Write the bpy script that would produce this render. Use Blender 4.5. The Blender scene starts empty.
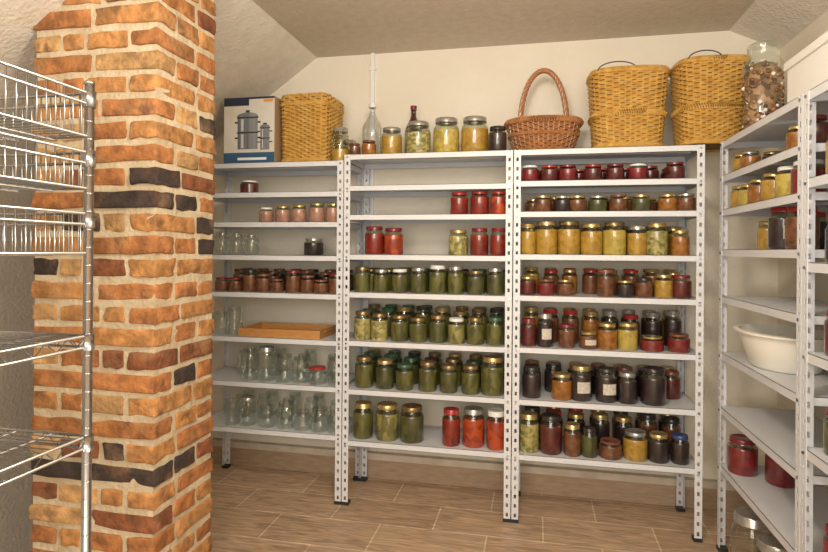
import bpy, math, random
from mathutils import Vector, Matrix, noise
random.seed(7)
S = bpy.context.scene
S.view_settings.view_transform = 'Standard'
pi = math.pi

# ---------------------------------------------------------------- materials
def newmat(name):
    m = bpy.data.materials.new(name); m.use_nodes = True
    nt = m.node_tree
    return m, nt, nt.nodes['Principled BSDF']

def pmat(name, col, rough=.5, metal=0, coat=0, var=None, vscale=8, bump=0, bscale=60, chunk=0, cscale=30, stretch=(1,1,1), bdist=.01):
    m, nt, b = newmat(name)
    N, L = nt.nodes, nt.links
    b.inputs['Base Color'].default_value = (*col, 1)
    b.inputs['Roughness'].default_value = rough
    b.inputs['Metallic'].default_value = metal
    b.inputs['Coat Weight'].default_value = coat
    b.inputs['Coat Roughness'].default_value = .03
    tc = N.new('ShaderNodeTexCoord'); mp = N.new('ShaderNodeMapping')
    mp.inputs['Scale'].default_value = stretch
    L.new(tc.outputs['Object'], mp.inputs['Vector'])
    if var:
        if chunk:
            t = N.new('ShaderNodeTexVoronoi'); t.inputs['Scale'].default_value = cscale
            sep = N.new('ShaderNodeSeparateColor'); L.new(t.outputs['Color'], sep.inputs[0]); fac = sep.outputs[0]
        else:
            t = N.new('ShaderNodeTexNoise'); t.inputs['Scale'].default_value = vscale; t.inputs['Detail'].default_value = 5
            r = N.new('ShaderNodeMapRange'); r.inputs[1].default_value = .3; r.inputs[2].default_value = .7
            L.new(t.outputs['Fac'], r.inputs[0]); fac = r.outputs[0]
        L.new(mp.outputs[0], t.inputs['Vector'])
        mx = N.new('ShaderNodeMix'); mx.data_type = 'RGBA'
        mx.inputs[6].default_value = (*col, 1); mx.inputs[7].default_value = (*var, 1)
        L.new(fac, mx.inputs[0]); L.new(mx.outputs[2], b.inputs['Base Color'])
    if bump:
        t2 = N.new('ShaderNodeTexNoise'); t2.inputs['Scale'].default_value = bscale; t2.inputs['Detail'].default_value = 6
        L.new(mp.outputs[0], t2.inputs['Vector'])
        bp = N.new('ShaderNodeBump'); bp.inputs['Strength'].default_value = bump; bp.inputs['Distance'].default_value = bdist
        L.new(t2.outputs['Fac'], bp.inputs['Height']); L.new(bp.outputs[0], b.inputs['Normal'])
    return m

def glassmat(name, tint=(.93,.95,.93), edge=.75):
    m = bpy.data.materials.new(name); m.use_nodes = True
    nt = m.node_tree; N, L = nt.nodes, nt.links
    N.clear()
    o = N.new('ShaderNodeOutputMaterial'); mx = N.new('ShaderNodeMixShader')
    tr = N.new('ShaderNodeBsdfTransparent'); tr.inputs[0].default_value = (*tint, 1)
    gl = N.new('ShaderNodeBsdfGlossy'); gl.inputs['Roughness'].default_value = .04; gl.inputs[0].default_value = (.9,.95,.93,1)
    lw = N.new('ShaderNodeLayerWeight'); lw.inputs[0].default_value = .3
    mr = N.new('ShaderNodeMapRange'); mr.inputs[3].default_value = .05; mr.inputs[4].default_value = edge
    L.new(lw.outputs['Facing'], mr.inputs[0]); L.new(mr.outputs[0], mx.inputs[0])
    L.new(tr.outputs[0], mx.inputs[1]); L.new(gl.outputs[0], mx.inputs[2]); L.new(mx.outputs[0], o.inputs[0])
    return m

M = {}
M['wall'] = pmat('plaster_cream', (.80,.75,.65), .9, var=(.76,.70,.58), vscale=3, bump=.25, bscale=90)
M['stucco'] = pmat('stucco_textured', (.78,.74,.66), .95, var=(.70,.65,.56), vscale=14, bump=.6, bscale=55, bdist=.012)
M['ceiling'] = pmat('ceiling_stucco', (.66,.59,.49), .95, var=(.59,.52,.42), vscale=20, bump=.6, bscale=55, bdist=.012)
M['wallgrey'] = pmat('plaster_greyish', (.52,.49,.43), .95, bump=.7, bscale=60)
M['steel'] = pmat('painted_steel', (.68,.70,.73), .4, var=(.63,.65,.69), vscale=5)
M['black'] = pmat('black_plastic', (.02,.02,.02), .5)
M['chrome'] = pmat('chrome', (.50,.51,.52), .27, metal=1)
M['mortar'] = pmat('mortar', (.70,.60,.43), .95, var=(.50,.39,.25), vscale=10, bump=.9, bscale=50)
M['conduit'] = pmat('white_plastic_conduit', (.8,.8,.79), .4)
M['basin'] = pmat('white_plastic', (.88,.86,.78), .3)
M['wicker'] = pmat('wicker_straw', (.68,.42,.11), .5, var=(.46,.24,.045), vscale=30, coat=.15)
M['wickerdk'] = pmat('wicker_inner', (.22,.11,.03), .8)
M['wickerbr'] = pmat('wicker_brown', (.46,.21,.08), .45, var=(.30,.12,.04), vscale=40, coat=.3)
M['wickerbri'] = pmat('wicker_brown_inner', (.12,.05,.02), .8)
M['wood'] = pmat('tray_wood', (.55,.27,.08), .5, var=(.42,.19,.05), vscale=20, stretch=(1,8,8))
M['plinth'] = pmat('plinth_tile', (.44,.32,.22), .6, var=(.34,.24,.16), vscale=12, stretch=(1,1,6))
M['plinthtop'] = pmat('plinth_cement', (.62,.55,.45), .8, var=(.48,.41,.32), vscale=10)
M['carton'] = pmat('carton_white', (.80,.79,.75), .6)
M['cartbrown'] = pmat('carton_brown', (.42,.28,.15), .8)
M['blue'] = pmat('print_blue', (.03,.10,.20), .5)
M['navy'] = pmat('print_navy', (.02,.03,.06), .5)
M['printpale'] = pmat('print_pale', (.70,.70,.66), .5, var=(.62,.56,.46), vscale=6)
M['printgrey'] = pmat('print_grey', (.10,.11,.12), .4, var=(.30,.32,.34), vscale=10, stretch=(4,1,.15))
M['printdk'] = pmat('print_dark', (.03,.03,.035), .4)
M['printhl'] = pmat('print_highlight', (.55,.57,.58), .4)
M['orange'] = pmat('print_orange', (.7,.30,.05), .5)
M['label'] = pmat('paper_label', (.68,.64,.55), .7, var=(.42,.38,.32), vscale=90)
M['glass'] = glassmat('jar_glass')
M['glassneck'] = glassmat('jar_glass_neck', (.80,.82,.72), .6)
M['glassbrown'] = glassmat('brown_glass', (.35,.15,.05), .5)
def cont(n, c, v, sc=35, st=(1,1,1)):
    M[n] = pmat('content_'+n, c, .40, coat=1, var=v, chunk=1, cscale=sc, stretch=st)
cont('green', (.135,.13,.025), (.045,.05,.012), 48, (1,1,.45))
cont('green2', (.30,.27,.08), (.09,.09,.025), 45, (1,1,.5))
cont('green3', (.085,.09,.022), (.035,.04,.012), 45, (1,1,.5))
cont('tomato', (.27,.020,.008), (.12,.010,.005), 28)
cont('tomato2', (.46,.065,.012), (.20,.02,.008), 28)
cont('honey', (.46,.28,.04), (.30,.17,.02), 50)
cont('yellow', (.52,.40,.08), (.32,.24,.04), 45)
cont('amber', (.36,.15,.018), (.20,.07,.01), 50)
cont('burgundy', (.12,.014,.012), (.05,.008,.006), 50)
cont('redjam', (.22,.015,.015), (.12,.01,.01), 50)
cont('dark', (.028,.016,.014), (.014,.008,.010), 40)
cont('brown', (.19,.07,.025), (.08,.03,.012), 50)
cont('pink', (.42,.23,.16), (.30,.15,.10), 50)
cont('mix', (.50,.42,.16), (.14,.14,.03), 60)
cont('pasta', (.38,.24,.12), (.05,.028,.015), 45)
def lid(n, c, metal=0, r=.25): M[n] = pmat('lid_'+n, c, r, metal=metal)
lid('lgold', (.56,.42,.18), .7); lid('lred', (.36,.03,.025)); lid('lwhite', (.74,.73,.70)); lid('lgreen', (.04,.10,.05))
lid('lblack', (.03,.025,.025)); lid('lbrown', (.20,.07,.04)); lid('lwine', (.19,.02,.03)); lid('lgrey', (.46,.45,.42), .7); lid('lblue', (.04,.06,.18)); lid('lbronze', (.26,.18,.08), .6)

# brick material (per-brick colour attribute)
m, nt, b = newmat('old_brick'); N, L = nt.nodes, nt.links
at = N.new('ShaderNodeAttribute'); at.attribute_name = 'Col'
tc = N.new('ShaderNodeTexCoord'); ns = N.new('ShaderNodeTexNoise'); ns.inputs['Scale'].default_value = 18; ns.inputs['Detail'].default_value = 8
L.new(tc.outputs['Object'], ns.inputs['Vector'])
mr = N.new('ShaderNodeMapRange'); mr.inputs[1].default_value = .35; mr.inputs[2].default_value = .7; mr.inputs[3].default_value = .6; mr.inputs[4].default_value = 1.3
L.new(ns.outputs['Fac'], mr.inputs[0])
mx = N.new('ShaderNodeVectorMath'); mx.operation = 'SCALE'
L.new(at.outputs['Color'], mx.inputs[0]); L.new(mr.outputs[0], mx.inputs['Scale'])
n3 = N.new('ShaderNodeTexNoise'); n3.inputs['Scale'].default_value = 8; n3.inputs['Detail'].default_value = 8
L.new(tc.outputs['Object'], n3.inputs['Vector'])
m3 = N.new('ShaderNodeMapRange'); m3.inputs[1].default_value = .54; m3.inputs[2].default_value = .70; m3.inputs[4].default_value = .35
L.new(n3.outputs['Fac'], m3.inputs[0])
mm = N.new('ShaderNodeMix'); mm.data_type = 'RGBA'; mm.inputs[7].default_value = (.54,.34,.17,1)
L.new(m3.outputs[0], mm.inputs[0]); L.new(mx.outputs[0], mm.inputs[6])
n4 = N.new('ShaderNodeTexNoise'); n4.inputs['Scale'].default_value = 12; n4.inputs['Detail'].default_value = 9
mp4 = N.new('ShaderNodeMapping'); mp4.inputs['Location'].default_value=(5,3,1); L.new(tc.outputs['Object'], mp4.inputs['Vector']); L.new(mp4.outputs[0], n4.inputs['Vector'])
m4 = N.new('ShaderNodeMapRange'); m4.inputs[1].default_value = .57; m4.inputs[2].default_value = .72; m4.inputs[4].default_value = .75
L.new(n4.outputs['Fac'], m4.inputs[0])
mm2 = N.new('ShaderNodeMix'); mm2.data_type = 'RGBA'; mm2.inputs[7].default_value = (.13,.06,.03,1)
L.new(m4.outputs[0], mm2.inputs[0]); L.new(mm.outputs[2], mm2.inputs[6]); L.new(mm2.outputs[2], b.inputs['Base Color'])
n2 = N.new('ShaderNodeTexNoise'); n2.inputs['Scale'].default_value = 55; n2.inputs['Detail'].default_value = 8
L.new(tc.outputs['Object'], n2.inputs['Vector'])
bp = N.new('ShaderNodeBump'); bp.inputs['Strength'].default_value = .9; bp.inputs['Distance'].default_value = .010
L.new(n2.outputs['Fac'], bp.inputs['Height']); L.new(bp.outputs[0], b.inputs['Normal'])
b.inputs['Roughness'].default_value = .9
M['brick'] = m

# floor tiles
m, nt, b = newmat('wood_look_tile'); N, L = nt.nodes, nt.links
tc = N.new('ShaderNodeTexCoord')
br = N.new('ShaderNodeTexBrick'); br.inputs['Scale'].default_value = 1
br.inputs['Brick Width'].default_value = .56; br.inputs['Row Height'].default_value = .28
br.inputs['Mortar Size'].default_value = .004; br.inputs['Mortar Smooth'].default_value = .1
br.inputs['Color1'].default_value = (.49,.335,.22,1); br.inputs['Color2'].default_value = (.56,.395,.265,1)
br.inputs['Mortar'].default_value = (.74,.60,.43,1)
L.new(tc.outputs['Object'], br.inputs['Vector'])
mp = N.new('ShaderNodeMapping'); mp.inputs['Scale'].default_value = (2.0, 14, 1)
L.new(tc.outputs['Object'], mp.inputs['Vector'])
ns = N.new('ShaderNodeTexNoise'); ns.inputs['Scale'].default_value = 2.2; ns.inputs['Detail'].default_value = 8; ns.inputs['Distortion'].default_value = 1.8
L.new(mp.outputs[0], ns.inputs['Vector'])
mr = N.new('ShaderNodeMapRange'); mr.inputs[1].default_value = .3; mr.inputs[2].default_value = .7; mr.inputs[3].default_value = .60; mr.inputs[4].default_value = 1.25
L.new(ns.outputs['Fac'], mr.inputs[0])
vm = N.new('ShaderNodeVectorMath'); vm.operation = 'SCALE'
L.new(br.outputs['Color'], vm.inputs[0]); L.new(mr.outputs[0], vm.inputs['Scale']); L.new(vm.outputs[0], b.inputs['Base Color'])
b.inputs['Roughness'].default_value = .4
bp = N.new('ShaderNodeBump'); bp.inputs['Strength'].default_value = .3; bp.inputs['Distance'].default_value = .002; bp.invert = True
L.new(br.outputs['Fac'], bp.inputs['Height']); L.new(bp.outputs[0], b.inputs['Normal'])
M['floor'] = m

# ---------------------------------------------------------------- mesh builder
class MB:
    def __init__(s): s.v=[]; s.f=[]; s.m=[]; s.s=[]; s.c=[]; s.mats=[]
    def mi(s, k):
        if k not in s.mats: s.mats.append(k)
        return s.mats.index(k)
    def face(s, ids, k, smooth=False, col=(1,1,1)):
        s.f.append(ids); s.m.append(s.mi(k)); s.s.append(smooth); s.c.append(col)
    def box(s, x0,x1,y0,y1,z0,z1, k, rot=0, piv=None):
        b = len(s.v)
        P = [(x,y,z) for z in (z0,z1) for y in (y0,y1) for x in (x0,x1)]
        if rot:
            px,py = piv or ((x0+x1)/2,(y0+y1)/2); c,sn = math.cos(rot),math.sin(rot)
            P = [(px+(x-px)*c-(y-py)*sn, py+(x-px)*sn+(y-py)*c, z) for x,y,z in P]
        s.v += P
        for q in ((0,2,3,1),(4,5,7,6),(0,1,5,4),(2,6,7,3),(0,4,6,2),(1,3,7,5)):
            s.face([b+i for i in q], k)
    def tube(s, pts, r, k, seg=6, closed=False, ref=None):
        pts = [Vector(p) for p in pts]; n = len(pts); b = len(s.v)
        for i,p in enumerate(pts):
            if closed: t = pts[(i+1)%n]-pts[i-1]
            else: t = pts[min(i+1,n-1)]-pts[max(i-1,0)]
            t.normalize()
            rf = Vector(ref) if ref else (Vector((0,0,1)) if abs(t.z)<.8 else Vector((1,0,0)))
            a = t.cross(rf).normalized(); c = a.cross(t)
            for j in range(seg):
                an = 2*pi*j/seg
                s.v.append(tuple(p+a*(r*math.cos(an))+c*(r*math.sin(an))))
        for i in range(n if closed else n-1):
            i2=(i+1)%n
            for j in range(seg):
                j2=(j+1)%seg
                s.face([b+i*seg+j, b+i*seg+j2, b+i2*seg+j2, b+i2*seg+j], k, True)
        if not closed:
            s.face([b+j for j in range(seg)], k); s.face([b+(n-1)*seg+j for j in reversed(range(seg))], k)
    def lathe(s, c, prof, seg=20, sx=1, sy=1, rotz=0, tilt=None):
        cx,cy,cz = c; rings=[]
        def P(x,y,z):
            if tilt:
                v = tilt @ Vector((x,y,z)); x,y,z = v
            return (cx+x, cy+y, cz+z)
        for p in prof:
            r,z = p[0],p[1]
            if r < 1e-6:
                rings.append([len(s.v)]); s.v.append(P(0,0,z))
            else:
                rings.append(list(range(len(s.v), len(s.v)+seg)))
                for j in range(seg):
                    a = 2*pi*j/seg+rotz
                    s.v.append(P(r*math.cos(a)*sx, r*math.sin(a)*sy, z))
        for i in range(len(prof)-1):
            k = prof[i][2]
            if k is None: continue
            A,B = rings[i],rings[i+1]
            for j in range(seg):
                j2=(j+1)%seg
                if len(A)==1 and len(B)==1: continue
                if len(A)==1: s.face([A[0],B[j2],B[j]],k,True)
                elif len(B)==1: s.face([A[j],A[j2],B[0]],k,False)
                else: s.face([A[j],A[j2],B[j2],B[j]],k,True)
    def done(s, name, colattr=False, sharp=True):
        xs=[p[0] for p in s.v]; ys=[p[1] for p in s.v]; zs=[p[2] for p in s.v]
        o=((min(xs)+max(xs))/2,(min(ys)+max(ys))/2,min(zs))
        me = bpy.data.meshes.new(name)
        me.from_pydata([(p[0]-o[0],p[1]-o[1],p[2]-o[2]) for p in s.v],[],s.f)
        for k in s.mats: me.materials.append(M[k])
        me.polygons.foreach_set('material_index', s.m)
        me.polygons.foreach_set('use_smooth', s.s)
        if colattr:
            ca = me.color_attributes.new('Col','FLOAT_COLOR','CORNER'); d=[]
            for p in me.polygons:
                c = s.c[p.index]
                for _ in range(p.loop_total): d += [c[0],c[1],c[2],1]
            ca.data.foreach_set('color', d)
        me.update()
        ob = bpy.data.objects.new(name, me); ob.location = o
        S.collection.objects.link(ob)
        if sharp:
            try: me.set_sharp_from_angle(angle=math.radians(50))
            except Exception: pass
        return ob

# ---------------------------------------------------------------- room
XL, XR, YB, YF, ZC = -2.35, 1.32, 3.56, -1.6, 2.71
fx, rx, rz = -1.417, 1.06, 2.585
sl = .7
zl = ZC - sl*(fx-XL)
def shell(name, quad, k, th):
    mb = MB(); q=[Vector(p) for p in quad]; t=Vector(th)
    mb.v = [tuple(p) for p in q]+[tuple(p+t) for p in q]
    mb.face([0,1,2,3],k); mb.face([7,6,5,4],k)
    for i in range(4):
        j=(i+1)%4; mb.face([i,i+4,j+4,j],k)
    return mb.done(name, sharp=False)
shell('floor', [(XL,YF,0),(XR,YF,0),(XR,YB,0),(XL,YB,0)], 'floor', (0,0,-.1))
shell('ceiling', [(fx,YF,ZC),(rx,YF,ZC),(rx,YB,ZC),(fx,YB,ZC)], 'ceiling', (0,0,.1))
shell('ceiling_slope_left', [(XL,YF,zl),(fx,YF,ZC),(fx,YB,ZC),(XL,YB,zl)], 'stucco', (0,0,.1))
shell('ceiling_slope_right', [(rx,YF,ZC),(XR,YF,rz),(XR,YB,rz),(rx,YB,ZC)], 'stucco', (0,0,.1))
shell('wall_back', [(XL-.1,YB,-.1),(XR+.1,YB,-.1),(XR+.1,YB,ZC+.1),(XL-.1,YB,ZC+.1)], 'wall', (0,.1,0))
shell('wall_front', [(XL-.1,YF,-.1),(XR+.1,YF,-.1),(XR+.1,YF,ZC+.1),(XL-.1,YF,ZC+.1)], 'wall', (0,-.1,0))
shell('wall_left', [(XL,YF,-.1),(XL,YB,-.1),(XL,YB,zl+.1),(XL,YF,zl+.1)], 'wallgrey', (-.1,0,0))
shell('wall_right', [(XR,YF,-.1),(XR,YB,-.1),(XR,YB,rz+.1),(XR,YF,rz+.1)], 'wall', (.1,0,0))
mb = MB(); mb.box(XL,XR,YB-.035,YB,0,.12,'plinth'); mb.box(XL,XR,YB-.045,YB,.12,.16,'plinthtop'); mb.done('baseboard_back')
mb = MB(); mb.box(-1.045,-1.02,YB-.02,YB,1.3,ZC,'conduit')
for z in (2.2,2.6): mb.box(-1.053,-1.012,YB-.024,YB,z,z+.02,'conduit')
mb.done('wall_conduit')

# ---------------------------------------------------------------- brick column
CX0,CX1,CY0,CY1 = -1.965,-1.410,1.925,2.335
def brick(mb, x0,x1,y0,y1,z0,z1,col):
    j = lambda a: random.uniform(-a,a)
    o=(j(.004),j(.004))
    c = Vector(((x0+x1)/2+o[0],(y0+y1)/2+o[1],(z0+z1)/2)); h = Vector(((x1-x0)/2,(y1-y0)/2,(z1-z0)/2)); bv=.006
    G=[]
    for a in range(3):
        e=1-bv/h[a]; G.append([-1,-e,-.33,.33,e,1])
    idx={}; seed=Vector((random.random()*50,random.random()*50,0)); rot=j(.025)
    for i in range(6):
        for k in range(6):
            for l in range(6):
                if min(i,k,l)==0 or max(i,k,l)==5:
                    p=Vector((G[0][i]*h.x,G[1][k]*h.y,G[2][l]*h.z))
                    q=Vector([max(-(h[a]-bv),min(h[a]-bv,p[a])) for a in range(3)])
                    d=p-q
                    if d.length>0: d=d.normalized()*bv
                    p=q+d
                    w=c+p
                    p+=Vector(noise.noise_vector(w*30+seed))*.008
                    p.z += p.x*rot
                    idx[i,k,l]=len(mb.v); mb.v.append(tuple(c+p))
    for a in range(5):
        for b2 in range(5):
            for lo in (0,5):
                for ax in range(3):
                    def g(u,v):
                        t=[u,v]; t.insert(ax,lo); return idx[tuple(t)]
                    q=[g(a,b2),g(a+1,b2),g(a+1,b2+1),g(a,b2+1)]
                    flip = (lo==0) ^ (ax==1)
                    if flip: q.reverse()
                    mb.face(q,'brick',True,col)
def bcol():
    r=random.random()
    if r<.11: c=(.055,.038,.032)
    elif r<.25: c=(.25,.09,.038)
    elif r<.60: c=(.45,.185,.062)
    elif r<.88: c=(.52,.25,.085)
    else: c=(.56,.33,.14)
    f=random.uniform(.86,1.10); return tuple(x*f for x in c)
mb=MB(); bh=.065; pitch=.0885; T=.115; g=.021
mb.box(CX0+.007,CX1-.007,CY0+.007,CY1-.007,0,ZC,'mortar')
i=0; z=.012
while z+bh<ZC:
    jx=random.uniform(-.03,.03)
    z1=z+bh+random.uniform(-.004,.004)
    if i%2==0:
        for (ya,yb) in ((CY0,CY0+T),(CY1-T,CY1)):
            xm=(CX0+CX1)/2+jx
            brick(mb,CX0,xm-g/2,ya,yb,z,z1,bcol()); brick(mb,xm+g/2,CX1,ya,yb,z,z1,bcol())
        for (xa,xb) in ((CX0,CX0+T),(CX1-T,CX1)):
            brick(mb,xa,xb,CY0+T+g,CY1-T-g,z,z1,bcol())
    else:
        for (xa,xb) in ((CX0,CX0+T),(CX1-T,CX1)):
            ym=(CY0+CY1)/2+jx*.5+random.choice((-.05,.05))
            brick(mb,xa,xb,CY0,ym-g/2,z,z1,bcol()); brick(mb,xa,xb,ym+g/2,CY1,z,z1,bcol())
        for (ya,yb) in ((CY0,CY0+T),(CY1-T,CY1)):
            xa,xb=CX0+T+g,CX1-T-g
            xm=xa+(xb-xa)*random.choice((.36,.64))
            brick(mb,xa,xm-g/2,ya,yb,z,z1,bcol()); brick(mb,xm+g/2,xb,ya,yb,z,z1,bcol())
    z+=pitch; i+=1
mb.done('brick_column', colattr=True, sharp=False)

# ---------------------------------------------------------------- shelving units
def unit(x0,x1,y0,y1,levels,name='metal_shelving_unit'):
    mb=MB(); w=.036; t=.0025; HP=levels[0]-.001
    def flange_x(xa,xb,y):
        s1=(xb-xa)*.33
        mb.box(xa,xa+s1,y,y+t,.0,HP,'steel'); mb.box(xb-s1,xb,y,y+t,.0,HP,'steel')
        z=0
        while z<HP-.001:
            mb.box(xa+s1,xb-s1,y,y+t,z,min(z+.030,HP),'steel'); z+=.05
    def flange_y(ya,yb,x):
        s1=(yb-ya)*.33
        mb.box(x,x+t,ya,ya+s1,0,HP,'steel'); mb.box(x,x+t,yb-s1,yb,0,HP,'steel')
        z=0
        while z<HP-.001:
            mb.box(x,x+t,ya+s1,yb-s1,z,min(z+.030,HP),'steel'); z+=.05
    for xa,xb,xf in ((x0,x0+w,x0),(x1-w,x1,x1-t)):
        for ya,yb,yf in ((y0,y0+w,y0),(y1-w,y1,y1-t)):
            flange_x(xa,xb,yf); flange_y(ya+t if yf==y0 else ya, yb if yf==y0 else yb-t, xf)
            mb.box(xa-.003,xb+.003,ya-.003,yb+.003,0,.018,'black')
    e=.0035
    for z in levels:
        X0,X1,Y0,Y1=x0+e,x1-e,y0+e,y1-e
        mb.box(X0,X1,Y0,Y1,z-.002,z,'steel')
        lip=.032
        mb.box(X0,X1,Y0,Y0+.002,z-lip,z,'steel'); mb.box(X0,X1,Y1-.002,Y1,z-lip,z,'steel')
        mb.box(X0,X0+.002,Y0,Y1,z-lip,z,'steel'); mb.box(X1-.002,X1,Y0,Y1,z-lip,z,'steel')
        mb.box(X0,X1,Y0,Y0+.014,z-lip,z-lip+.002,'steel'); mb.box(X0,X1,Y1-.014,Y1,z-lip,z-lip+.002,'steel')
        mb.box(X0+.02,X1-.02,(Y0+Y1)/2-.02,(Y0+Y1)/2+.02,z-.014,z-.002,'steel')
        for xx in (x0+.018,x1-.018):
            mb.tube([(xx,y0-.004,z-.017),(xx,y0+.004,z-.017)],.006,'chrome',6)
        for yy in (y0+.018,y1-.018):
            for xx in (x0,x1): mb.tube([(xx-.004,yy,z-.017),(xx+.004,yy,z-.017)],.006,'chrome',6)
    return mb.done(name, sharp=False)
Y0,Y1=3.115,3.495
LM=[1.992,1.815,1.650,1.425,1.210,.935,.660,.368]
LR=[1.992,1.825,1.662,1.435,1.215,.938,.660,.366]
LL=[1.960,1.785,1.610,1.415,1.195,.930,.665,.390]
LS=[1.992,1.825,1.66,1.465,1.24,.965,.70,.42]
unit(-2.02,-1.077,Y0,Y1,LL); unit(-1.071,-.125,Y0,Y1,LM); unit(-.119,.822,Y0,Y1,LR)
unit(.88,1.26,2.18,3.075,LS); unit(.88,1.26,1.27,2.172,[1.992,1.70,1.42,1.12,.80,.42])

# ---------------------------------------------------------------- jars
def jar(mb,x,y,z,r,h,c,l,label=False,seg=20,fill=.74):
    body='glass' if c is None else c
    P=[(0,.002 if c is None else 0,body),(r*.9,0,body),(r,.05*h,body)]
    if c is None:
        P+=[(r,.70*h,'glass'),(r*.95,.77*h,'glass'),(r*.80,.83*h,'glass'),(r*.80,.86*h,'glass'),(r*.84,.87*h,'glass'),(r*.84,.89*h,'glass'),(r*.78,.90*h,'glass'),(r*.78,(.86 if l else 1)*h,None)]
    else:
        f=min(fill,.70)
        P+=[(r,f*h,'glassneck' if fill<.7 else body),(r,.701*h,'glassneck' if fill<.7 else body),(r*.97,max(fill,.74)*h,'glassneck'),(r*.82,.83*h,'glassneck'),(r*.80,.88*h,None)]
    mb.lathe((x,y,z),P,seg)
    if c is not None: mb.lathe((x,y,z),[(r*.97,fill*h-.002,c),(0,fill*h,None)],seg)
    if c is None and not l:
        mb.lathe((x,y,z),[(r*.80,.86*h,'glass'),(r*.80,.97*h,'glass'),(r*.84,.98*h,'glass'),(r*.84,h,'glass'),(r*.76,h,None)],seg)
    if l:
        mb.lathe((x,y,z),[(r*.80,.862*h,l),(r*.88,.864*h,l),(r*.88,.88*h,l),(r*.86,.885*h,l),(r*.86,.975*h,l),(r*.82,.992*h,l),(r*.74,.992*h,l),(r*.72,.984*h,l),(0,.984*h,None)],seg)
    if label:
        b=len(mb.v); n=7; R=r*1.012
        for q in range(n):
            a=-pi/2+.25+(q/(n-1)-.5)*1.3
            for zz in (.24,.56): mb.v.append((x+R*math.cos(a),y+R*math.sin(a),z+zz*h))
        for q in range(n-1): mb.face([b+2*q,b+2*q+2,b+2*q+3,b+2*q+1],'label',True)

BAY={'L':(-1.90,-1.10,LL),'M':(-1.035,-.16,LM),'R':(-.08,.785,LR)}
def row(name,bay,lev,items,depth=0,back=0,pool=None,br=.048,bhh=.13):
    a,b2,LV=BAY[bay]; mb=MB(); z=LV[lev]+.0005
    for it in items:
        t,r,h,c,l=it[:5]; lb=len(it)>5
        jar(mb,a+(b2-a)*t,Y0+.018+r+depth+random.uniform(0,.012),z,r,h*random.uniform(.97,1.04),c,l,lb)
    if back:
        for q in range(back):
            c,l=random.choice(pool)
            jar(mb,a+(b2-a)*((q+.5)/back)+random.uniform(-.006,.006),Y0+.235,z,br,bhh*random.uniform(.88,1.06),c,l)
        if br<.055:
            for q in range(back):
                c,l=random.choice(pool)
                jar(mb,a+(b2-a)*((q+.5)/back),Y0+.325,z,br*.92,bhh,c,l,seg=12)
    return mb.done(name)
g_='green'; G2='green2'; G3='green3'
# middle bay
row('tomato_jars','M',2,[(.70,.05,.125,'tomato','lred'),(.83,.052,.13,'tomato','lred'),(.95,.045,.125,'tomato2','lred')])
row('tomato_jars','M',3,[(.14,.056,.155,'tomato','lwine'),(.27,.056,.155,'tomato2','lwine'),(.83,.05,.15,'tomato','lwine'),(.95,.043,.15,'tomato','lwine')])
row('mixed_pickle_jars','M',3,[(.695,.055,.14,'mix','lgold')])
def greens(n,h,rr,lids,pk=(g_,g_,G2,G3)):
    return [((q+.5)/n+random.uniform(-.006,.006),rr*random.uniform(.92,1.0),h*random.uniform(.90,1.06),random.choice(pk),random.choice(lids)) for q in range(n)]
gl=('lgold','lbronze','lgreen','lgrey','lbronze','lwhite')
pool=[(g_,'lgold'),(G3,'lgreen'),(G2,'lbronze'),(g_,'lblack')]
row('pickled_cucumber_jars','M',4,greens(8,.145,.050,gl),back=8,pool=pool)
row('pickled_cucumber_jars','M',5,greens(8,.150,.051,gl,(g_,G2,'mix',G3,g_)),back=8,pool=pool,bhh=.18)
row('pickled_cucumber_jars','M',6,greens(7,.165,.054,gl[:3])[:6]+[(.92,.066,.205,g_,'lgold')],back=7,pool=pool,br=.05,bhh=.17)
row('pickled_cucumber_jars','M',7,[(.07,.058,.20,g_,'lgold'),(.235,.068,.205,G2,'lgold'),(.40,.068,.20,G3,'lbronze')])
row('tomato_jars','M',7,[(.66,.05,.205,'tomato','lred'),(.80,.062,.20,'tomato2','lgrey'),(.945,.054,.205,'tomato2','lwhite')],back=0)
# right bay
ln=('lwhite','lred','lwine','lred','lwine','lwhite','lwine','lred')
row('berry_jam_jars','R',1,[(x,.048,.085,random.choice(('burgundy','redjam','burgundy')),ln[i]) for i,x in enumerate((.05,.17,.28,.43,.56,.69,.90))],back=7,pool=[('burgundy','lred'),('burgundy','lwine')],bhh=.09)
row('preserve_jars','R',2,[(x,.048,.085,c,random.choice(('lgold','lgold','lgrey','lbrown'))) for x,c in ((.13,'brown'),(.25,'dark'),(.34,'brown'),(.46,'green3'),(.58,'brown'),(.71,'green3'),(.86,'amber'),(.96,'brown'))],back=7,pool=[('brown','lgold'),('amber','lgold')],bhh=.09)
row('honey_jars','R',3,[(.04,.045,.165,'honey','lgold'),(.155,.058,.175,'honey','lgold'),(.29,.06,.18,'honey','lbronze'),(.425,.058,.17,'honey','lgold'),(.56,.06,.17,'yellow','lbronze'),(.69,.05,.15,'honey','lgrey'),(.80,.054,.16,'mix','lgold'),(.93,.045,.13,'amber','lgold')],back=8,pool=[('honey','lgold'),('amber','lgold')],bhh=.16)
row('jam_jars','R',4,[(.04,.045,.10,'burgundy','lgold'),(.155,.046,.085,'redjam','lbrown'),(.27,.046,.085,'brown','lgold'),(.51,.045,.14,'brown','lbrown'),(.62,.045,.085,'dark','lgold'),(.73,.045,.10,'brown','lblack'),(.84,.045,.12,'honey','lgold'),(.94,.05,.12,'burgundy','lwine')],back=8,pool=[('honey','lgold'),('brown','lred'),('amber','lgold')],br=.042,bhh=.14)
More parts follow.
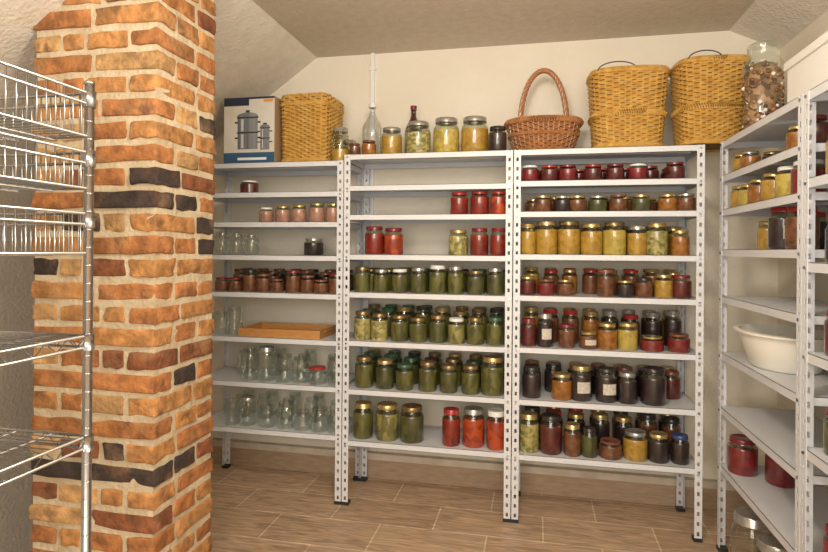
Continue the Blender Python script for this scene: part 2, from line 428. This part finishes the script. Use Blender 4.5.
row('jam_jars','R',5,[(.05,.042,.15,'burgundy','lwine'),(.15,.042,.175,'dark','lgrey',1),(.28,.045,.12,'brown','lwine'),(.41,.048,.085,'brown','lgold',1),(.52,.052,.14,'amber','lgold'),(.64,.052,.14,'yellow','lgold'),(.78,.058,.075,'redjam','lgold'),(.93,.055,.09,'redjam','lbrown')],back=8,pool=[('honey','lgold'),('brown','lred'),('amber','lgold'),('dark','lgrey')],br=.045,bhh=.185)
row('plum_preserve_jars','R',6,[(.07,.05,.165,'dark','lblack'),(.255,.055,.135,'amber','lgold'),(.37,.056,.185,'dark','lgold',1),(.52,.056,.17,'dark','lblack',1),(.64,.05,.16,'dark','lgrey'),(.79,.064,.19,'dark','lblack')],back=7,pool=[('dark','lblack'),('burgundy','lbrown'),('dark','lgold')],br=.05,bhh=.15)
row('compote_jars','R',7,[(.055,.055,.205,'mix','lgold'),(.19,.06,.20,'burgundy','lblack'),(.32,.046,.16,'brown','lgold'),(.42,.042,.15,'green3','lblack'),(.545,.06,.09,'brown','lbrown'),(.69,.062,.145,'honey','lgrey'),(.82,.052,.14,'dark','lgold'),(.94,.045,.145,'dark','lblue')],back=7,pool=[('dark','lgold'),('brown','lblack'),('burgundy','lred')],br=.05,bhh=.19)
# left bay
row('jam_jar','L',1,[(.25,.055,.075,'burgundy','lwhite')])
row('pate_jars','L',2,[(.40,.042,.085,'pink','lwhite'),(.53,.045,.10,'pink','lgold'),(.66,.045,.10,'pink','lgold'),(.80,.048,.11,'pink','lgold'),(.93,.042,.11,'pink','lgold')])
row('empty_glass_jars','L',3,[(.03,.05,.13,None,None),(.15,.05,.13,None,None),(.28,.045,.12,None,None)])
row('dark_preserve_jar','L',3,[(.72,.06,.10,'dark','lgrey')],depth=.1)
row('plum_butter_jars','L',4,[(x,.044,h,random.choice(('brown','dark','brown')),random.choice(('lbrown','lblack','lwine'))) for x,h in ((.04,.08),(.15,.08),(.27,.13),(.38,.11),(.49,.08),(.62,.13),(.73,.10),(.84,.08),(.95,.12))],back=7,pool=[('brown','lbrown'),('dark','lbrown'),('dark','lblack')],br=.045,bhh=.13)
row('empty_glass_jars','L',5,[(.03,.05,.14,None,None),(.14,.05,.17,None,None)])
row('empty_glass_jars','L',6,[(.27,.052,.18,None,None),(.40,.055,.20,None,'lgrey'),(.55,.052,.16,None,None),(.68,.05,.15,None,None),(.81,.055,.10,None,'lred'),(.95,.045,.16,None,None)],back=4,pool=[(None,None)],bhh=.15)
row('empty_glass_jars','L',7,[(.13,.045,.15,None,None),(.25,.052,.17,None,'lgrey'),(.41,.055,.12,None,None),(.56,.055,.15,None,None),(.70,.05,.11,None,None),(.83,.055,.13,None,None),(.95,.045,.11,None,None)],back=5,pool=[(None,None)],bhh=.14)
# top of middle bay
TM=LM[0]+.0006
mb=MB()
for x,r,h,c in ((-.825,.060,.165,'honey'),(-.670,.072,.195,'mix'),(-.507,.074,.21,'yellow'),(-.345,.077,.21,'honey')):
    jar(mb,x,Y0+.06+r,TM,r,h,c,'lgrey',fill=.66,seg=24)
mb.done('pickle_jars')
mb=MB(); jar(mb,-.213,Y0+.075,TM,.050,.14,'dark','lblack'); mb.done('dark_preserve_jar')
mb=MB(); jar(mb,-1.122,Y0+.075,LL[0]+.0006,.050,.20,'honey','lgrey',seg=24,fill=.35)
jar(mb,-1.125,Y0+.25,LL[0]+.0006,.046,.16,'honey','lgrey'); mb.done('glass_jars')
mb=MB(); jar(mb,-1.03,Y0+.06,TM,.035,.07,'brown','lbrown'); jar(mb,-.945,Y0+.065,TM,.042,.085,'amber','lbrown'); mb.done('small_preserve_jars')
def bottle(name,x,y,z,r,h,k,cap=None,ribs=False):
    mb=MB(); P=[(0,.002,k),(r*.9,0,k),(r,.03*h,k)]
    if ribs:
        for q in range(7): P+=[(r,(.06+.065*q)*h,k),(r*.95,(.09+.065*q)*h,k)]
    P+=[(r,.55*h,k),(r*.85,.63*h,k),(r*.45,.76*h,k),(r*.30,.82*h,k),(r*.28,.93*h,k),(r*.34,.94*h,k),(r*.34,h,None)]
    mb.lathe((x,y,z),P,20)
    if cap: mb.lathe((x,y,z),[(r*.36,.93*h,cap),(r*.38,1.01*h,cap),(0,1.01*h,None)],16)
    mb.done(name)
M['pet']=glassmat('clear_plastic',(.88,.90,.90),.9)
bottle('plastic_water_bottle',-.965,Y0+.20,TM,.062,.33,'pet','lwhite',True)
bottle('brown_bottle',-.735,Y0+.30,TM,.052,.33,'glassbrown','lwine')

def place(name,items):
    mb=MB()
    for it in items: jar(mb,*it)
    return mb.done(name)
z=LS[1]+.0005
place('jam_jars',[(.95,2.98,z,.042,.09,'honey','lgold'),(.95,2.88,z,.042,.085,'amber','lgrey'),(1.06,2.93,z,.042,.09,'burgundy','lgold'),(.96,2.40,z,.045,.10,'amber','lgold'),(.96,2.29,z,.045,.11,'burgundy','lwine')])
z=LS[2]+.0005
place('honey_jars',[(.945,2.98,z,.045,.105,'honey','lgold'),(.945,2.875,z,.045,.10,'yellow','lgold'),(1.05,2.92,z,.045,.11,'honey','lgold'),(.95,2.76,z,.048,.11,'amber','lgold'),(1.06,2.80,z,.048,.11,'mix','lgold'),(.95,2.60,z,.05,.115,'honey','lgold'),(1.06,2.66,z,.048,.11,'brown','lgold'),(.95,2.44,z,.055,.12,'yellow','lwhite'),(.95,2.30,z,.055,.12,'redjam','lwhite')])
z=LS[3]+.0005
place('preserve_jars',[(1.0,2.80,z,.045,.125,'honey','lgold'),(1.10,2.74,z,.05,.12,'yellow','lgold'),(.97,2.56,z,.055,.17,'dark','lred',1),(1.09,2.60,z,.05,.15,'dark','lred'),(.97,2.40,z,.055,.16,'brown','lred')])
z=LS[7]+.0005
place('red_preserve_jars',[(.955,2.965,z,.064,.165,'redjam','lwine'),(1.08,2.86,z,.064,.16,'redjam','lred')])
place('large_glass_jars',[(.945,2.80,.0005,.085,.30,None,'lgrey'),(.97,2.60,.0005,.085,.28,'mix','lgrey'),(1.14,2.78,.0005,.08,.27,None,'lgold')])
for lv,cs in ((1.70,('honey','amber','dark')),(1.42,('dark','redjam','brown')),(1.12,('burgundy','redjam','dark')),(.80,('green','honey','green')),(.42,('redjam','amber','green'))):
    place('preserve_jars',[(.96+.12*(q%2),2.09-.11*(q//2)-.02*(q%2),lv+.0005,.046,.15,cs[q%3],('lwine','lgold','lred')[q%3]) for q in range(10)])

# big storage jar
mb=MB(); c=(1.00,2.88,LS[0]+.0006)
mb.lathe(c,[(0,0,'pasta'),(.068,0,'pasta'),(.076,.02,'pasta'),(.076,.27,'pasta'),(.05,.31,'pasta'),(0,.33,None)],28)
mb.lathe(c,[(.086,.27,'glass'),(.082,.31,'glass'),(.060,.345,'glass'),(.058,.36,'glass'),(.064,.37,'glass'),(.064,.40,'glass'),(.055,.405,'glass'),(0,.405,None)],28)
for q in range(260):
    a=random.uniform(0,2*pi); zz=random.uniform(.015,.31); R=.076 if zz<.27 else .066
    p=Vector((c[0]+R*math.cos(a),c[1]+R*math.sin(a),c[2]+zz))
    rr=random.uniform(.007,.012); k=random.choice(('pasta','brown','brown','wickerbr','pasta','carton','dark','wickerdk'))
    tl=Matrix.Rotation(random.uniform(0,pi),3,'X')
    mb.lathe(tuple(p),[(0,-rr,k),(rr*.8,-rr*.4,k),(rr*.9,.1*rr,k),(rr*.5,rr*.8,k),(0,rr,None)],8,tilt=tl)
mb.done('shell_storage_jar')
mb=MB(); z=LS[0]+.0006
mb.box(.955,1.24,2.02,2.50,z,z+.17,'carton'); mb.box(.945,1.25,2.01,2.51,z+.17,z+.20,'carton')
mb.done('white_carton')

# ---------------------------------------------------------------- basin, tray, carton
mb=MB()
P=[(0,.004,'basin'),(.115,.0,'basin'),(.125,.006,'basin'),(.150,.09,'basin'),(.166,.142,'basin'),(.182,.146,'basin'),(.183,.153,'basin'),(.165,.156,'basin'),(.145,.09,'basin'),(.118,.010,'basin'),(0,.008,None)]
mb.lathe((1.035,2.72,.9655),P,48,sy=1.38); mb.done('plastic_basin')
mb=MB(); x0,x1,ya,yb,z=-1.735,-1.22,3.14,3.43,.9305
mb.box(x0,x1,ya,yb,z,z+.010,'wood')
mb.box(x0,x1,ya,ya+.014,z+.01,z+.048,'wood'); mb.box(x0,x1,yb-.014,yb,z+.01,z+.048,'wood')
mb.box(x0,x0+.014,ya+.014,yb-.014,z+.01,z+.048,'wood'); mb.box(x1-.014,x1,ya+.014,yb-.014,z+.01,z+.048,'wood')
for xx in (x0-.006,x1-.002): mb.tube([(xx+.004,ya+.08,z+.035),(xx+.004,yb-.08,z+.035)],.006,'wood',6)
mb.done('wooden_tray')
# cookware box with printed steamer pot
mb=MB(); x0,x1,ya,yb,z=-1.845,-1.518,3.15,3.40,LL[0]+.0006; h=.395
mb.box(x0,x1,ya,yb,z,z+h,'cartbrown'); f=ya-.0012
mb.box(x0,x1,f,ya,z+.065,z+h-.012,'printpale')
mb.box(x0,x1,f,ya,z,z+.065,'blue'); mb.box(x0,x1,f,ya,z+h-.012,z+h,'navy'); mb.box(x0,x1*.5+x0*.5,f-.0005,f,z+h-.05,z+h-.012,'navy')
mb.box(x0+.09,x1-.05,f-.0006,f,z+.02,z+.035,'carton')
mb.box(x1-.07,x1-.01,f-.0006,f,z+h-.032,z+h-.016,'orange')
def pot(cx,w,zb,hh):
    F=f-.001
    mb.box(cx-w/2,cx+w/2,F,f,zb,zb+hh*.38,'printgrey')
    mb.box(cx-w/2,cx+w/2,F,f,zb+hh*.41,zb+hh*.74,'printgrey')
    for a in (.25,.62):
        mb.box(cx-w/2-.018,cx-w/2,F,f,zb+hh*a,zb+hh*(a+.04),'printdk'); mb.box(cx+w/2,cx+w/2+.018,F,f,zb+hh*a,zb+hh*(a+.04),'printdk')
    mb.box(cx-w/2-.005,cx+w/2+.005,F-.001,f,zb+hh*.38,zb+hh*.41,'printdk')
    mb.box(cx-w/2+w*.18,cx-w/2+w*.30,F-.0008,F,zb+.008,zb+hh*.36,'printhl'); mb.box(cx-w/2+w*.18,cx-w/2+w*.30,F-.0008,F,zb+hh*.43,zb+hh*.72,'printhl')
    b=len(mb.v); n=14
    mb.v.append((cx,F-.0002,zb+hh*.77))
    for q in range(n+1):
        a=pi*q/n; mb.v.append((cx+(w/2+.004)*math.cos(a),F-.0002,zb+hh*.77+hh*.11*math.sin(a)))
    for q in range(n): mb.face([b,b+1+q,b+2+q],'printgrey')
    mb.box(cx-w/2-.004,cx+w/2+.004,F-.001,f,zb+hh*.74,zb+hh*.77,'printdk')
    mb.box(cx-.012,cx+.012,F,f,zb+hh*.88,zb+hh*.93,'printdk')
pot(-1.690,.13,z+.085,.25); pot(-1.578,.058,z+.08,.17)
mb.done('cookware_box')

# ---------------------------------------------------------------- wicker
def wshape(a,b,e):
    def fn(th,s):
        c,sn=math.cos(th),math.sin(th)
        r=1/((abs(c/a(s))**e+abs(sn/b(s))**e)**(1/e))
        return r*c,r*sn
    return fn
def weave(mb,cx,cy,z0,z1,fn,k,ki,dz=.0115,n_st=36,rr=.0055,rot=0,segs=72,amp=.0065,inner=True):
    rows=int((z1-z0)/dz)
    def W(x,y): return cx+x*math.cos(rot)-y*math.sin(rot), cy+x*math.sin(rot)+y*math.cos(rot)
    for i in range(rows):
        s=(i+.5)/rows; z=z0+(z1-z0)*s; pts=[]
        for j in range(segs):
            th=2*pi*j/segs; x,y=fn(th,s); L_=math.hypot(x,y); o=1+amp*math.sin(n_st/2*th+pi*i)/L_
            X,Y=W(x*o,y*o); pts.append((X,Y,z))
        mb.tube(pts,rr,k,5,True)
    for j in range(n_st):
        th=2*pi*(j)/n_st; pts=[]
        for q in range(9):
            s=q/8; x,y=fn(th,s); X,Y=W(x*1.0,y*1.0); pts.append((X,Y,z0+(z1-z0)*s))
        mb.tube(pts,.0045,k,5)
    if inner:
        b=len(mb.v); nl=8
        for q in range(nl+1):
            for j in range(segs):
                x,y=fn(2*pi*j/segs,q/nl); X,Y=W(x*.975,y*.975); mb.v.append((X,Y,z0+(z1-z0)*q/nl))
        for q in range(nl):
            for j in range(segs):
                j2=(j+1)%segs; mb.face([b+q*segs+j,b+q*segs+j2,b+(q+1)*segs+j2,b+(q+1)*segs+j],ki,True)
        mb.face([b+j for j in reversed(range(segs))],ki)
    return W
def braid(mb,cx,cy,z,fn,s,k,rot=0,R=.011,rr=.008,turns=26,off=1.02):
    segs=turns*6
    for ph in (0,2*pi/3,4*pi/3):
        pts=[]
        for j in range(segs):
            th=2*pi*j/segs; x,y=fn(th,s); a=turns*th+ph; L_=math.hypot(x,y)
            o=off+R*math.cos(a)/L_; x*=o;y*=o
            pts.append((cx+x*math.cos(rot)-y*math.sin(rot),cy+x*math.sin(rot)+y*math.cos(rot),z+R*math.sin(a)))
        mb.tube(pts,rr,k,5,True)
def lidweave(mb,cx,cy,z,fn,s,k,ki,dome,rot=0,rings=14):
    for i in range(rings):
        u=(i+.5)/rings; pts=[]
        for j in range(64):
            th=2*pi*j/64; x,y=fn(th,s); zz=z+dome*(1-u*u)+.003*math.sin(16*th+pi*i)
            x*=u;y*=u; pts.append((cx+x*math.cos(rot)-y*math.sin(rot),cy+x*math.sin(rot)+y*math.cos(rot),zz))
        mb.tube(pts,.0065,k,5,True)
    b=len(mb.v); mb.v.append((cx,cy,z+dome-.004))
    for j in range(64):
        x,y=fn(2*pi*j/64,s); mb.v.append((cx+x*math.cos(rot)-y*math.sin(rot),cy+x*math.sin(rot)+y*math.cos(rot),z-.002))
    for j in range(64): mb.face([b,b+1+j,b+1+(j+1)%64],ki)

# hamper
mb=MB(); fn=wshape(lambda s:.140+.006*s,lambda s:.135+.006*s,8); cx,cy,z=-1.340,3.305,LL[0]+.001; rt=-.05
weave(mb,cx,cy,z+.010,z+.34,fn,'wicker','wickerdk',n_st=36,segs=108,rot=rt)
braid(mb,cx,cy,z+.014,fn,0,'wicker',rot=rt,R=.006,rr=.006,turns=36)
fl=wshape(lambda s:.150,lambda s:.145,8)
weave(mb,cx,cy,z+.34,z+.395,fl,'wicker','wickerdk',n_st=36,segs=108,rot=rt)
braid(mb,cx,cy,z+.345,fl,0,'wicker',rot=rt,R=.006,rr=.006,turns=36,off=1.0)
lidweave(mb,cx,cy,z+.398,fl,1,'wicker','wickerdk',.012,rot=rt)
mb.done('wicker_hamper')
# handled basket (brown)
mb=MB(); cx,cy,z=.033,3.32,LR[0]+.001
fn=wshape(lambda s:.150+.048*s**.7,lambda s:.12+.035*s**.7,2.3)
weave(mb,cx,cy,z+.005,z+.165,fn,'wickerbr','wickerbri',n_st=36,segs=72)
braid(mb,cx,cy,z+.172,fn,1,'wickerbr',R=.011,rr=.008); braid(mb,cx,cy,z+.013,fn,0,'wickerbr',R=.006,rr=.006)
braid(mb,cx,cy,z+.10,fn,.6,'wickerbr',R=.005,rr=.005,off=1.03)
for ph in range(4):
    pts=[]
    for q in range(61):
        a=pi*q/60; R=.009; tw=14*a+ph*pi/2
        X=.118*math.cos(a)*(1+.10*(1-math.sin(a))); Z=.13+.345*math.sin(a)**.75
        d=Vector((math.cos(a),0,math.sin(a)))
        pts.append((cx+X+d.x*R*math.cos(tw),cy+R*math.sin(tw),z+Z+d.z*R*math.cos(tw)))
    mb.tube(pts,.0075,'wickerbr',6,ref=(0,1,0))
mb.done('wicker_basket_with_handle')
def tall(cx,cy,w,d,h,rot,name):
    mb=MB(); z=LR[0]+.001
    fn=wshape(lambda s:w*(.86+.14*s),lambda s:d*(.85+.15*s),3.6)
    weave(mb,cx,cy,z+.014,z+h,fn,'wicker','wickerdk',n_st=36,segs=90,rot=rot)
    braid(mb,cx,cy,z+.016,fn,0,'wicker',rot=rot,R=.007,rr=.007,turns=30)
    braid(mb,cx,cy,z+h*.45,fn,.45,'wicker',rot=rot,R=.010,rr=.008,turns=30,off=1.02)
    braid(mb,cx,cy,z+h,fn,1,'wicker',rot=rot,R=.009,rr=.008,turns=30,off=1.0)
    lidweave(mb,cx,cy,z+h+.004,fn,.95,'wicker','wickerdk',.035,rot=rot,rings=17)
    pts=[]
    for q in range(25):
        a=pi*q/24; x=-.85*w+1.0*w*(1-math.cos(a))*.5
        pts.append((cx+x*math.cos(rot)+(d*.9)*math.sin(rot),cy-d*.9*math.cos(rot)+x*math.sin(rot),z+h+.045*math.sin(a)))
    mb.tube(pts,.003,'black',6,ref=(0,1,0))
    mb.done(name)
tall(.474,3.30,.194,.165,.405,0,'tall_wicker_basket')
tall(.872,3.26,.165,.155,.425,.06,'tall_wicker_basket')

# ---------------------------------------------------------------- chrome wire rack
mb=MB(); rxR,rxL,ryF,ryN=-1.222,-1.70,1.38,.46
for x in (rxR,rxL):
    for y in (ryF,ryN):
        mb.tube([(x,y,.02),(x,y,1.905)],.0127,'chrome',14)
        mb.tube([(x,y,1.905),(x,y,1.913)],.014,'chrome',14); mb.tube([(x,y,0),(x,y,.02)],.018,'black',12)
        zz=.1
        while zz<1.88: mb.tube([(x,y,zz),(x,y,zz+.003)],.0134,'chrome',12); zz+=.05
def wshelf(z,basket=0):
    rw=.004; c=[(rxR,ryF),(rxL,ryF),(rxL,ryN),(rxR,ryN)]
    for zz in (z,z-.032) if not basket else (z,z-.03,z-basket):
        for q in range(4):
            a,b2=c[q],c[(q+1)%4]; mb.tube([(*a,zz),(*b2,zz)],rw,'chrome',6)
    for a in c: mb.tube([(a[0],a[1],z-.04),(a[0],a[1],z+.005)],.017,'chrome',12)
    base=z-basket if basket else z
    n=int((ryF-ryN)/.028)
    for q in range(1,n):
        y=ryN+(ryF-ryN)*q/n; mb.tube([(rxL,y,base),(rxR,y,base)],.0022,'chrome',5)
        if basket:
            for x in (rxL,rxR): mb.tube([(x,y,base),(x,y,z)],.0022,'chrome',5)
    for q in range(1,4):
        x=rxL+(rxR-rxL)*q/4; mb.tube([(x,ryN,base-.005),(x,ryF,base-.005)],.0035,'chrome',5)
    nx=int((rxR-rxL)/.03)
    for q in range(1,nx):
        x=rxL+(rxR-rxL)*q/nx
        if basket:
            for y in (ryN,ryF): mb.tube([(x,y,base),(x,y,z)],.0022,'chrome',5)
    if not basket:
        for x in (rxL,rxR):
            pts=[(x,ryN+(ryF-ryN)*q/26,z-(.032 if q%2 else 0)) for q in range(27)]; mb.tube(pts,.002,'chrome',5)
        for y in (ryN,ryF):
            pts=[(rxL+(rxR-rxL)*q/14,y,z-(.032 if q%2 else 0)) for q in range(15)]; mb.tube(pts,.002,'chrome',5)
wshelf(1.88,.12); wshelf(1.715,.10); wshelf(1.545,.11); wshelf(1.205); wshelf(.925); wshelf(.30)
mb.done('chrome_wire_rack', sharp=False)

# ---------------------------------------------------------------- lights
def area(name,loc,rot,size,power,col):
    l=bpy.data.lights.new(name,'AREA'); l.shape='RECTANGLE'; l.size,l.size_y=size; l.energy=power; l.color=col
    o=bpy.data.objects.new(name,l); o.location=loc; o.rotation_euler=rot; S.collection.objects.link(o)
area('bounce_softbox',(-.1,-1.3,1.75),(math.radians(93),0,math.radians(2)),(2.2,1.5),90,(1,.94,.85))
l=bpy.data.lights.new('ceiling_fill','POINT'); l.energy=64; l.shadow_soft_size=.14; l.color=(1,.89,.74)  # added fill light without a fixture, out of view, to brighten the ceiling
o=bpy.data.objects.new('ceiling_fill',l); o.location=(-.15,1.15,2.30); S.collection.objects.link(o)
W=bpy.data.worlds.new('World'); S.world=W; W.use_nodes=True
W.node_tree.nodes['Background'].inputs[0].default_value=(1,.9,.8,1); W.node_tree.nodes['Background'].inputs[1].default_value=.1

# ---------------------------------------------------------------- camera
cd=bpy.data.cameras.new('camera'); cam=bpy.data.objects.new('camera',cd); S.collection.objects.link(cam)
cd.sensor_width=36; cd.lens=25.0; cd.shift_y=-.031; cd.clip_start=.02
R=Matrix.Rotation(math.radians(12),4,'Z')@Matrix.Rotation(math.radians(90),4,'X')@Matrix.Rotation(math.radians(.45),4,'Z')
cam.matrix_world=Matrix.Translation((0,0,1.45))@R
S.camera=cam
